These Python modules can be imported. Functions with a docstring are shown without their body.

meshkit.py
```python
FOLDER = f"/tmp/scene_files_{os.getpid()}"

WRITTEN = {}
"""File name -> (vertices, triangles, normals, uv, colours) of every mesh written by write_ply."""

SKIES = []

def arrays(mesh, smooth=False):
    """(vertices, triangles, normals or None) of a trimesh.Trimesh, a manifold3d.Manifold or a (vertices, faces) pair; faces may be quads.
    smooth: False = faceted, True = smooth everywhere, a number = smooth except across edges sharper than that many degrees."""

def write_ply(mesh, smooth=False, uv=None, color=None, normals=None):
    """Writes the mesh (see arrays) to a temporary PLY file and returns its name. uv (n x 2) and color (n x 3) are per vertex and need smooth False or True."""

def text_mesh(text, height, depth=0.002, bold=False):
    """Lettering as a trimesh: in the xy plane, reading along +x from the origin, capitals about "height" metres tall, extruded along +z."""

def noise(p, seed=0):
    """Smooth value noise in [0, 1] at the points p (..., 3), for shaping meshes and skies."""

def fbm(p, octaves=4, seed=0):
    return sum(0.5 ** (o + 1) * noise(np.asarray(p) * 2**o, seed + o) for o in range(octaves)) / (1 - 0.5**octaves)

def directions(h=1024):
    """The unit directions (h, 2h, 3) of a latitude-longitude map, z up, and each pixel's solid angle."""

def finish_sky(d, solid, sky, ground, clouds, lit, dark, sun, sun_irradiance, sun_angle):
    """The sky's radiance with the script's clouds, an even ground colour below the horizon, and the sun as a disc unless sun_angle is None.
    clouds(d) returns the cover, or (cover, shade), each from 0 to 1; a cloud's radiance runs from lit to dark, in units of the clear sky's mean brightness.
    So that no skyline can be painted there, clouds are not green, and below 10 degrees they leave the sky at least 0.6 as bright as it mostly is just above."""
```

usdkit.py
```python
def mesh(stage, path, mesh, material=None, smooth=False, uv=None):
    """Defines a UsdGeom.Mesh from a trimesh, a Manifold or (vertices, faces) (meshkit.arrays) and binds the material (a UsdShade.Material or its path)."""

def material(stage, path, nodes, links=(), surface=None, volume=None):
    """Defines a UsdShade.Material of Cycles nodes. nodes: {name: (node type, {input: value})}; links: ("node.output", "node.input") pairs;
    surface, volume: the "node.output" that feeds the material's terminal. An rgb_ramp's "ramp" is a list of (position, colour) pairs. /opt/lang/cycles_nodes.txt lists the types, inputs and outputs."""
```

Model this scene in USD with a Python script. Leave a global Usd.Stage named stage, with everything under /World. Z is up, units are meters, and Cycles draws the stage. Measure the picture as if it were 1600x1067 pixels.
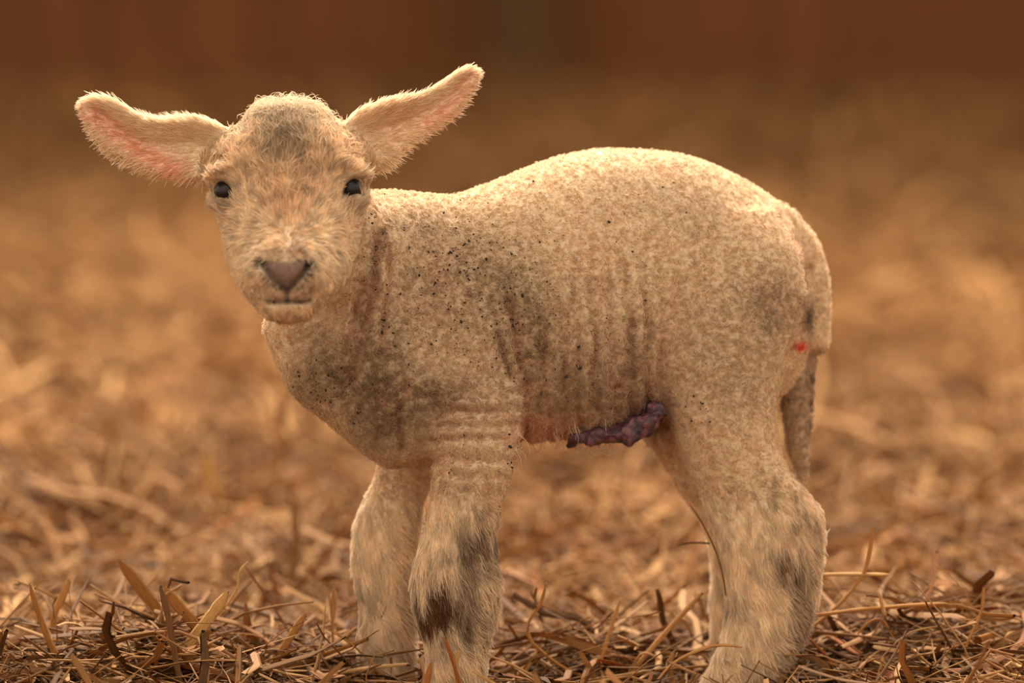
import math, numpy as np, trimesh, usdkit
from meshkit import fbm, noise
from scipy.interpolate import PchipInterpolator
from scipy.spatial import cKDTree
import scipy.sparse as sp
from scipy.sparse.csgraph import connected_components
from pxr import Usd, UsdGeom, UsdLux, UsdShade, Sdf, Gf, Vt

stage = Usd.Stage.CreateInMemory()
UsdGeom.SetStageUpAxis(stage, 'Z')
UsdGeom.SetStageMetersPerUnit(stage, 1.0)
UsdGeom.Xform.Define(stage, '/World')
stage.SetDefaultPrim(stage.GetPrimAtPath('/World'))
T = Sdf.ValueTypeNames

# ------------------------------------------------------------------ camera, light, exposure
FPX, DIST, CAM_H, PITCH = 8000.0, 4.0, 0.70, 0.0976      # a 180 mm lens on a 36 mm frame, low and 4 m from the lamb
FOCUS_AT = 3.905
EXPOSURE = -0.16
CAM = np.array([0.0, -DIST * math.cos(PITCH), CAM_H])
FWD = np.array([0, math.cos(PITCH), -math.sin(PITCH)])
RIGHT = np.array([1.0, 0, 0])
UP = np.cross(RIGHT, FWD)
cam = UsdGeom.Camera.Define(stage, '/World/camera')
cam.CreateFocalLengthAttr(180.0); cam.CreateHorizontalApertureAttr(36.0); cam.CreateVerticalApertureAttr(24.0)
cam.CreateFStopAttr(3.1); cam.CreateFocusDistanceAttr(FOCUS_AT); cam.CreateExposureAttr(EXPOSURE)
cam.CreateClippingRangeAttr(Gf.Vec2f(0.1, 200))
cam.AddTranslateOp().Set(Gf.Vec3d(*CAM)); cam.AddRotateXOp().Set(90 - math.degrees(PITCH))

dome = UsdLux.DomeLight.Define(stage, '/World/sky_light')
dome.CreateIntensityAttr(0.50); dome.CreateColorAttr(Gf.Vec3f(1.0, 0.84, 0.66))
rim_lamp = UsdLux.RectLight.Define(stage, '/World/roof_light')            # area light added behind and above the lamb for its pale rim
rim_lamp.CreateWidthAttr(3.6); rim_lamp.CreateHeightAttr(1.8); rim_lamp.CreateIntensityAttr(39.0); rim_lamp.CreateColorAttr(Gf.Vec3f(1.0, 0.93, 0.83))
rim_lamp.AddTranslateOp().Set(Gf.Vec3d(0.0, 2.5, 3.5)); rim_lamp.AddRotateXOp().Set(-36.0)


def P(u, v, w=0.0):
    """The point seen at (u, v), w pixel-sized steps (0.5 mm) behind the plane 4 m from the lens."""
    u, v, w = np.broadcast_arrays(np.asarray(u, float), np.asarray(v, float), np.asarray(w, float))
    d = DIST + w / 2000.0
    return CAM + d[..., None] * (FWD + RIGHT * ((u - 800) / FPX)[..., None] + UP * ((533.5 - v) / FPX)[..., None])


def lin(r, g, b):
    return tuple(((c / 255) / 12.92 if c < 10.3 else ((c / 255 + 0.055) / 1.055) ** 2.4) for c in (r, g, b))


def project(p):
    q = np.asarray(p) - CAM
    d = q @ FWD
    return 800 + FPX * (q @ RIGHT) / d, 533.5 - FPX * (q @ UP) / d, d


# ------------------------------------------------------------------ prim helpers
used = {}


def numbered(parent, name):
    k = used.get((parent, name), 0)
    used[(parent, name)] = k + 1
    return f'{parent}/{name}' if k == 0 else f'{parent}/{name}_{k:03d}'


def tag(prim, **kw):
    p = prim.GetPrim() if hasattr(prim, 'GetPrim') else prim
    for k, v in kw.items():
        if v:
            p.SetCustomDataByKey(k, v)
    return p


def obj(name, mesh, mat, parent='/World', smooth=30, uv=None):
    return usdkit.mesh(stage, numbered(parent, name), mesh, mat, smooth=smooth, uv=uv)


def thing(name, label, category, group=None, kind=None):
    x = UsdGeom.Xform.Define(stage, numbered('/World', name))
    tag(x, label=label, category=category, group=group, kind=kind)
    return x


UsdGeom.Scope.Define(stage, '/World/Looks')


def mat(name, nodes, links, surface):
    return usdkit.material(stage, f'/World/Looks/{name}', nodes, links, surface)


# ------------------------------------------------------------------ materials
SKIN = mat('lamb_skin', {
    'a': ('attribute', {'attribute': 'tint'}), 'g': ('geometry', {}),
    'n': ('noise_texture', {'scale': 420.0, 'detail': 3.0, 'roughness': 0.6}),
    'r': ('rgb_ramp', {'ramp': [(0.25, (0.62, 0.58, 0.54)), (0.5, (0.98, 0.98, 0.98)), (0.75, (1.12, 1.1, 1.06))]}),
    'm': ('mix_color', {'blend_type': 'multiply', 'fac': 0.8, 'use_clamp': False}),
    'b': ('bump', {'strength': 0.6, 'distance': 0.002}),
    'p': ('principled_bsdf', {'roughness': 0.85, 'specular_ior_level': 0.15, 'sheen_weight': 0.15, 'sheen_tint': (1, 0.93, 0.82)})},
    [('g.position', 'n.vector'), ('n.fac', 'r.fac'), ('a.color', 'm.a'), ('r.color', 'm.b'), ('m.result', 'p.base_color'), ('n.fac', 'b.height'), ('b.normal', 'p.normal')], 'p.BSDF')
HAIR = mat('lamb_wool', {
    'a': ('attribute', {'attribute': 'tint'}),
    'p': ('principled_bsdf', {'roughness': 0.75, 'specular_ior_level': 0.2}),
    't': ('translucent_bsdf', {}), 'x': ('mix_closure', {'fac': 0.45})},
    [('a.color', 'p.base_color'), ('a.color', 't.color'), ('p.BSDF', 'x.closure1'), ('t.BSDF', 'x.closure2')], 'x.closure')
EYE = mat('lamb_eye', {
    'g': ('texture_coordinate', {}),
    'p': ('principled_bsdf', {'base_color': lin(30, 26, 24), 'roughness': 0.25, 'specular_ior_level': 0.35})}, [], 'p.BSDF')
NOSE = mat('lamb_nose', {
    'a': ('attribute', {'attribute': 'tint'}), 'g': ('geometry', {}),
    'n': ('voronoi_texture', {'scale': 900.0}), 'b': ('bump', {'strength': 0.3, 'distance': 0.0006}),
    'p': ('principled_bsdf', {'roughness': 0.45, 'specular_ior_level': 0.4})},
    [('a.color', 'p.base_color'), ('g.position', 'n.vector'), ('n.distance', 'b.height'), ('b.normal', 'p.normal')], 'p.BSDF')
SCAB = mat('umbilical_scab', {
    'g': ('geometry', {}), 'n': ('noise_texture', {'scale': 160.0, 'detail': 4.0}),
    'r': ('rgb_ramp', {'ramp': [(0.3, lin(38, 26, 30)), (0.5, lin(76, 48, 58)), (0.68, lin(128, 78, 78))]}),
    'b': ('bump', {'strength': 0.8, 'distance': 0.003}),
    'p': ('principled_bsdf', {'roughness': 0.55})},
    [('g.position', 'n.vector'), ('n.fac', 'r.fac'), ('r.color', 'p.base_color'), ('n.fac', 'b.height'), ('b.normal', 'p.normal')], 'p.BSDF')
SPECK = mat('dirt_speck', {'p': ('principled_bsdf', {'base_color': lin(48, 38, 30), 'roughness': 0.9})}, [], 'p.BSDF')
HOOF = mat('hoof_horn', {'g': ('geometry', {}), 'n': ('noise_texture', {'scale': 90.0}),
    'r': ('rgb_ramp', {'ramp': [(0.3, lin(60, 46, 36)), (0.7, lin(104, 84, 62))]}), 'p': ('principled_bsdf', {'roughness': 0.5})},
    [('g.position', 'n.vector'), ('n.fac', 'r.fac'), ('r.color', 'p.base_color')], 'p.BSDF')
STRAW_RAMPS = {
    'straw_mixed': [(0.0, lin(100, 70, 43)), (0.2, lin(128, 91, 55)), (0.45, lin(158, 113, 67)), (0.7, lin(173, 126, 76)), (0.86, lin(196, 152, 100)), (1.0, lin(144, 88, 49))],
    'straw_pale': [(0.0, lin(206, 160, 100)), (1.0, lin(222, 178, 116))],
    'straw_tan': [(0.0, lin(178, 124, 68)), (1.0, lin(200, 146, 86))],
    'straw_dull': [(0.0, lin(122, 90, 56)), (1.0, lin(148, 108, 66))],
    'straw_rust': [(0.0, lin(170, 98, 50)), (1.0, lin(186, 116, 62))]}
STRAW = {k: mat(k, {
    'o': ('object_info', {}), 'r': ('rgb_ramp', {'ramp': ramp}),
    'uv': ('texture_coordinate', {}), 'mp': ('mapping', {'scale': (3.0, 0.22, 1.0)}), 'n': ('noise_texture', {'scale': 3.0, 'detail': 3.0}),
    'g': ('geometry', {}), 'n2': ('noise_texture', {'scale': 1.6, 'detail': 2.0}),
    'r1': ('rgb_ramp', {'ramp': [(0.3, (0.5, 0.44, 0.38)), (0.5, (0.95, 0.95, 0.95)), (0.7, (1.2, 1.15, 1.05))]}),
    'r2': ('rgb_ramp', {'ramp': [(0.34, (0.6, 0.55, 0.48)), (0.5, (0.95, 0.95, 0.95)), (0.66, (1.12, 1.08, 1.0))]}),
    'm': ('mix_color', {'blend_type': 'multiply', 'fac': 0.75, 'use_clamp': False}), 'm2': ('mix_color', {'blend_type': 'multiply', 'fac': 0.8, 'use_clamp': False}),
    'b': ('bump', {'strength': 0.5, 'distance': 0.0012}),
    'p': ('principled_bsdf', {'roughness': 0.7, 'specular_ior_level': 0.16}), 't': ('translucent_bsdf', {}), 'x': ('mix_closure', {'fac': 0.2})},
    [('o.random', 'r.fac'), ('uv.UV', 'mp.vector'), ('mp.vector', 'n.vector'), ('n.fac', 'r1.fac'), ('g.position', 'n2.vector'), ('n2.fac', 'r2.fac'), ('r.color', 'm.a'), ('r1.color', 'm.b'),
     ('m.result', 'm2.a'), ('r2.color', 'm2.b'), ('m2.result', 'p.base_color'), ('m2.result', 't.color'), ('n.fac', 'b.height'), ('b.normal', 'p.normal'), ('p.BSDF', 'x.closure1'), ('t.BSDF', 'x.closure2')], 'x.closure') for k, ramp in STRAW_RAMPS.items()}
MAT_STRAW = mat('straw_mat', {
    'g': ('geometry', {}), 'n': ('noise_texture', {'scale': 60.0, 'detail': 4.0}), 'n2': ('noise_texture', {'scale': 2.2, 'detail': 3.0}),
    'r': ('rgb_ramp', {'ramp': [(0.3, lin(66, 43, 25)), (0.5, lin(112, 76, 44)), (0.7, lin(156, 110, 65))]}),
    'r2': ('rgb_ramp', {'ramp': [(0.36, (0.55, 0.5, 0.44)), (0.62, (1.1, 1.08, 1.0))]}),
    'm': ('mix_color', {'blend_type': 'multiply', 'fac': 0.85, 'use_clamp': False}), 'b': ('bump', {'strength': 0.8, 'distance': 0.01}),
    'p': ('principled_bsdf', {'roughness': 0.8, 'specular_ior_level': 0.2})},
    [('g.position', 'n.vector'), ('g.position', 'n2.vector'), ('n.fac', 'r.fac'), ('n2.fac', 'r2.fac'), ('r.color', 'm.a'), ('r2.color', 'm.b'), ('m.result', 'p.base_color'), ('n.fac', 'b.height'), ('b.normal', 'p.normal')], 'p.BSDF')
FLOOR = mat('barn_floor', {'g': ('geometry', {}), 'n': ('noise_texture', {'scale': 8.0, 'detail': 4.0}),
    'r': ('rgb_ramp', {'ramp': [(0.3, lin(70, 46, 28)), (0.7, lin(104, 70, 42))]}), 'p': ('principled_bsdf', {'roughness': 0.9})},
    [('g.position', 'n.vector'), ('n.fac', 'r.fac'), ('r.color', 'p.base_color')], 'p.BSDF')


def wood(name, c0, c1):
    return mat(name, {'g': ('geometry', {}), 'o': ('object_info', {}), 'mp': ('mapping', {'scale': (12.0, 12.0, 1.2)}), 'n': ('noise_texture', {'scale': 2.0, 'detail': 4.0, 'distortion': 0.6}),
        'r': ('rgb_ramp', {'ramp': [(0.3, c0), (0.7, c1)]}), 'b': ('bump', {'strength': 0.4, 'distance': 0.004}), 'p': ('principled_bsdf', {'roughness': 0.8, 'specular_ior_level': 0.2})},
        [('g.position', 'mp.vector'), ('mp.vector', 'n.vector'), ('n.fac', 'r.fac'), ('r.color', 'p.base_color'), ('n.fac', 'b.height'), ('b.normal', 'p.normal')], 'p.BSDF')


WALL = wood('wall_boards', lin(94, 56, 28), lin(120, 74, 38))
POST = wood('post_wood', lin(76, 52, 28), lin(96, 68, 38))

# ------------------------------------------------------------------ the barn: floor, back wall, post
Y_WALL = 9.3
m = trimesh.creation.box([14, 16, 0.1]); m.apply_translation([0, 1.5, -0.05])
tag(obj('floor', m, FLOOR, smooth=False), kind='structure', label='dark earth barn floor under the straw')
m = trimesh.creation.box([14, 0.12, 3.2]); m.apply_translation([0, Y_WALL + 0.06, 1.6])
tag(obj('wall_back', m, WALL, smooth=False), kind='structure', label='dark brown barn wall behind the straw')
post = thing('barn_post', 'olive brown upright timber post against the barn wall', 'post')
xp = (815 - 800) / FPX * 13.5
m = trimesh.creation.box([0.19, 0.16, 3.0]); m.apply_translation([xp, Y_WALL - 0.09, 1.5])
obj('post_shaft', m, POST, str(post.GetPath()), smooth=False)

# ------------------------------------------------------------------ straw bedding
def bed_height(x, y):
    p = np.stack([np.asarray(x, float), np.asarray(y, float), np.zeros_like(np.asarray(x, float))], -1)
    g = lambda a, b, ra, rb: np.exp(-((x - a) / ra) ** 2 - ((y - b) / rb) ** 2)
    h = 0.014 + 0.026 * fbm(p * 3.2 + 5.3, 3, 11) + 0.052 * g(-0.30, -0.02, 0.17, 0.12) + 0.034 * g(0.06, 0.05, 0.07, 0.08) + 0.05 * g(0.34, 0.05, 0.12, 0.12) - 0.04 * g(0.17, -0.06, 0.07, 0.06) - 0.03 * g(-0.045, -0.12, 0.06, 0.07) + 0.05 * np.maximum(fbm(p * 1.1 + 2.0, 3, 3) - 0.42, 0) * np.clip(y * 0.5 + 0.3, 0, 3)
    return h


bed = thing('straw_bedding', 'deep loose bed of dry golden straw covering the barn floor', 'straw', kind='stuff')
BED = str(bed.GetPath())
gx, gy = np.meshgrid(np.concatenate([np.linspace(-6.9, -3.05, 60), np.linspace(-3, 3, 240), np.linspace(3.05, 6.9, 60)]), np.concatenate([np.linspace(-1.2, 1.5, 160), np.linspace(1.53, Y_WALL - 0.03, 200)]), indexing='ij')
gz = bed_height(gx, gy) - 0.012 + 0.012 * (fbm(np.stack([gx, gy, gx * 0], -1) * 28, 3, 5) - 0.5)
nx_, ny_ = gx.shape
idx = np.arange(nx_ * ny_).reshape(nx_, ny_)
q = np.stack([idx[:-1, :-1], idx[1:, :-1], idx[1:, 1:], idx[:-1, 1:]], -1).reshape(-1, 4)
obj('straw_mat', (np.stack([gx, gy, gz], -1).reshape(-1, 3), q), MAT_STRAW, BED, smooth=True)


def ribbon(path, width, thick, roll=0.0, twist=0.0, sides=6, taper=(0.8, 0.6), jag=0.0, rng=None):
    """A flattened straw along a 3-D path: (mesh, uv). roll in radians about the path from lying flat."""
    p = np.asarray(path, float)
    n = len(p)
    t = np.gradient(p, axis=0); t /= np.linalg.norm(t, axis=1, keepdims=True) + 1e-12
    a = np.cross(t, [0, 0, 1.0]); bad = np.linalg.norm(a, axis=1) < 0.05
    a[bad] = np.cross(t[bad], [0, 1.0, 0]); a /= np.linalg.norm(a, axis=1, keepdims=True)
    b = np.cross(a, t)
    s = np.linspace(0, 1, n)
    prof = np.interp(s, [0, 0.12, 0.8, 1], [taper[0], 1, 0.95, taper[1]])
    if jag and rng is not None:
        prof = prof * (1 + jag * rng.normal(size=n))
    ang = np.arange(sides) * 2 * np.pi / sides
    r = roll + twist * s
    ca, sa = np.cos(r)[:, None], np.sin(r)[:, None]
    A, B = a * ca + b * sa, b * ca - a * sa
    w = np.broadcast_to(width, (n,)) * prof / 2
    th = np.broadcast_to(thick, (n,)) * prof / 2
    v = p[:, None] + np.cos(ang)[None, :, None] * A[:, None] * w[:, None, None] + np.sin(ang)[None, :, None] * B[:, None] * th[:, None, None]
    for e_, sg_ in ((0, -1), (n - 1, 1)):                # ragged ends, not saw cuts
        v[e_] += t[e_] * sg_ * (np.array([((k * 7919) % 5) / 5 for k in range(sides)])[:, None] - 0.3) * w[e_] * 2.4
    f = []
    for i in range(n - 1):
        for k in range(sides):
            k2 = (k + 1) % sides
            f += [(i * sides + k, i * sides + k2, (i + 1) * sides + k2), (i * sides + k, (i + 1) * sides + k2, (i + 1) * sides + k)]
    for base in (0, (n - 1) * sides):
        for k in range(1, sides - 1):
            f.append((base, base + k + 1, base + k) if base == 0 else (base, base + k, base + k + 1))
    uv = np.stack([np.broadcast_to(np.cos(ang) * 0.5 + 0.5, (n, sides)), np.broadcast_to((s * 8)[:, None], (n, sides))], -1).reshape(-1, 2)
    return (v.reshape(-1, 3), np.array(f)), uv


rng = np.random.default_rng(7)


def stalk_path(length, bend, kinks, n, rg):
    d = np.array([1.0, 0, 0]); p = [np.zeros(3)]
    turn = np.zeros(n)
    turn[:] = bend / n
    for _ in range(kinks):
        turn[rg.integers(1, n)] += rg.normal() * 0.8
    az = 0.0; el = 0.0
    for i in range(n - 1):
        az += turn[i]; el += rg.normal() * 0.06
        p.append(p[-1] + length / (n - 1) * np.array([math.cos(az) * math.cos(el), math.sin(az) * math.cos(el), math.sin(el)]))
    p = np.array(p)
    return p - p.mean(0)


inst = UsdGeom.PointInstancer.Define(stage, f'{BED}/loose_straw')
tag(inst, kind='stuff')
protos = []
for k in range(26):
    L = rng.uniform(0.07, 0.23)
    kind_ = k % 4 if k < 20 else 3
    L = L if k < 20 else rng.uniform(0.05, 0.11)
    wdt = (0.0042, 0.0068, 0.0024, 0.0013)[kind_] * rng.uniform(0.75, 1.35)
    thk = (0.0026, 0.0009, 0.0014, 0.001)[kind_]
    msh, uv = ribbon(stalk_path(L, rng.normal() * (0.6, 1.6, 1.5, 2.4)[kind_], (1, 1, 2, 3)[kind_], 8, rng), wdt, thk, twist=(0.2, 2.2, 0.5, 0.3)[kind_] * rng.normal(), sides=5, rng=rng, jag=0.09)
    q = usdkit.mesh(stage, f'{BED}/loose_straw/Prototypes/straw_{k:03d}', msh, STRAW['straw_mixed'], smooth=True, uv=uv)
    protos.append(q.GetPath())


def scatter(n, y0, y1, rg, spread, tilt, above, smin, smax):
    y = rg.uniform(y0, y1, n)
    half = (y - CAM[1]) * 0.105 + spread
    x = rg.uniform(-1, 1, n) * half
    z = bed_height(x, y) + above * rg.uniform(-0.8, 1, n)
    yaw = rg.uniform(0, 2 * np.pi, n); pit = np.clip(rg.normal(size=n), -1.4, 1.4) * tilt; rol = rg.normal(size=n) * 0.55 + np.pi * rg.integers(0, 2, n)
    return np.stack([x, y, z], -1), np.stack([yaw, pit, rol], -1), rg.uniform(smin, smax, n)


sets = [scatter(7000, -0.4, 0.4, rng, 0.14, 0.22, 0.018, 0.5, 1.0), scatter(8500, -0.55, 0.7, rng, 0.16, 0.2, 0.012, 0.55, 1.2),
        scatter(550, -0.3, 1.4, rng, 0.16, 0.38, 0.012, 0.5, 1.0),
        scatter(8500, 0.7, 3.0, rng, 0.4, 0.3, 0.016, 0.8, 1.5),
        scatter(9000, 3.0, Y_WALL - 0.25, rng, 0.5, 0.4, 0.02, 1.0, 1.8),
        scatter(12000, -1.1, 3.0, rng, 1.3, 0.25, 0.016, 0.7, 1.5), scatter(14000, 3.0, Y_WALL - 0.25, rng, 3.0, 0.3, 0.02, 1.2, 2.0)]
pos, ang, scl = (np.concatenate([s[i] for s in sets]) for i in range(3))
leg_clear = ((pos[:, 1] < -0.03) & ((np.abs(pos[:, 0] - 0.18) < 0.06) | (np.abs(pos[:, 0] + 0.045) < 0.05))) & (rng.random(len(pos)) < 0.6) | ((np.arange(len(pos)) >= sum(len(s_[0]) for s_ in sets[:-2])) & (pos[:, 1] < 0.8) & (np.abs(pos[:, 0]) < 0.62))      # trodden down where the near feet stand
PROTO = np.concatenate([rng.integers(14, 26, 7000), rng.integers(0, 22, len(pos) - 7000)])[~leg_clear]
pos, ang, scl = pos[~leg_clear], ang[~leg_clear], scl[~leg_clear]
cy, sy, cp, spp, cr, sr = *(f(ang[:, 0] / 2) for f in (np.cos, np.sin)), *(f(ang[:, 1] / 2) for f in (np.cos, np.sin)), *(f(ang[:, 2] / 2) for f in (np.cos, np.sin))
quat = np.stack([cr * cp * cy + sr * spp * sy, sr * cp * cy - cr * spp * sy, cr * spp * cy + sr * cp * sy, cr * cp * sy - sr * spp * cy], -1)
inst.CreatePrototypesRel().SetTargets(protos)
inst.CreateProtoIndicesAttr(Vt.IntArray.FromNumpy(PROTO.astype(np.int32)))
inst.CreatePositionsAttr(Vt.Vec3fArray.FromNumpy(pos.astype(np.float32)))
inst.CreateOrientationsAttr(Vt.QuathArray([Gf.Quath(float(a), float(b), float(c), float(d)) for a, b, c, d in quat]))
inst.CreateScalesAttr(Vt.Vec3fArray.FromNumpy(np.repeat(scl[:, None], 3, 1).astype(np.float32)))


# ------------------------------------------------------------------ single straws that stand out of the bedding
def on_bed(u, v):
    """Where the line of sight through (u, v) meets the bedding: its w."""
    w = np.arange(-700, 9000, 4.0)
    p = P(np.full_like(w, u), np.full_like(w, v), w)
    k = np.argmax(p[:, 2] < bed_height(p[:, 0], p[:, 1]))
    return float(w[k])


def smooth_path(pts, n):
    p = np.array(pts, float)
    if len(p) == 2:
        return np.linspace(p[0], p[1], n)
    t = np.concatenate([[0], np.cumsum(np.linalg.norm(np.diff(p, axis=0), axis=1))])
    return PchipInterpolator(t, p)(np.linspace(0, t[-1], n))


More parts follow.
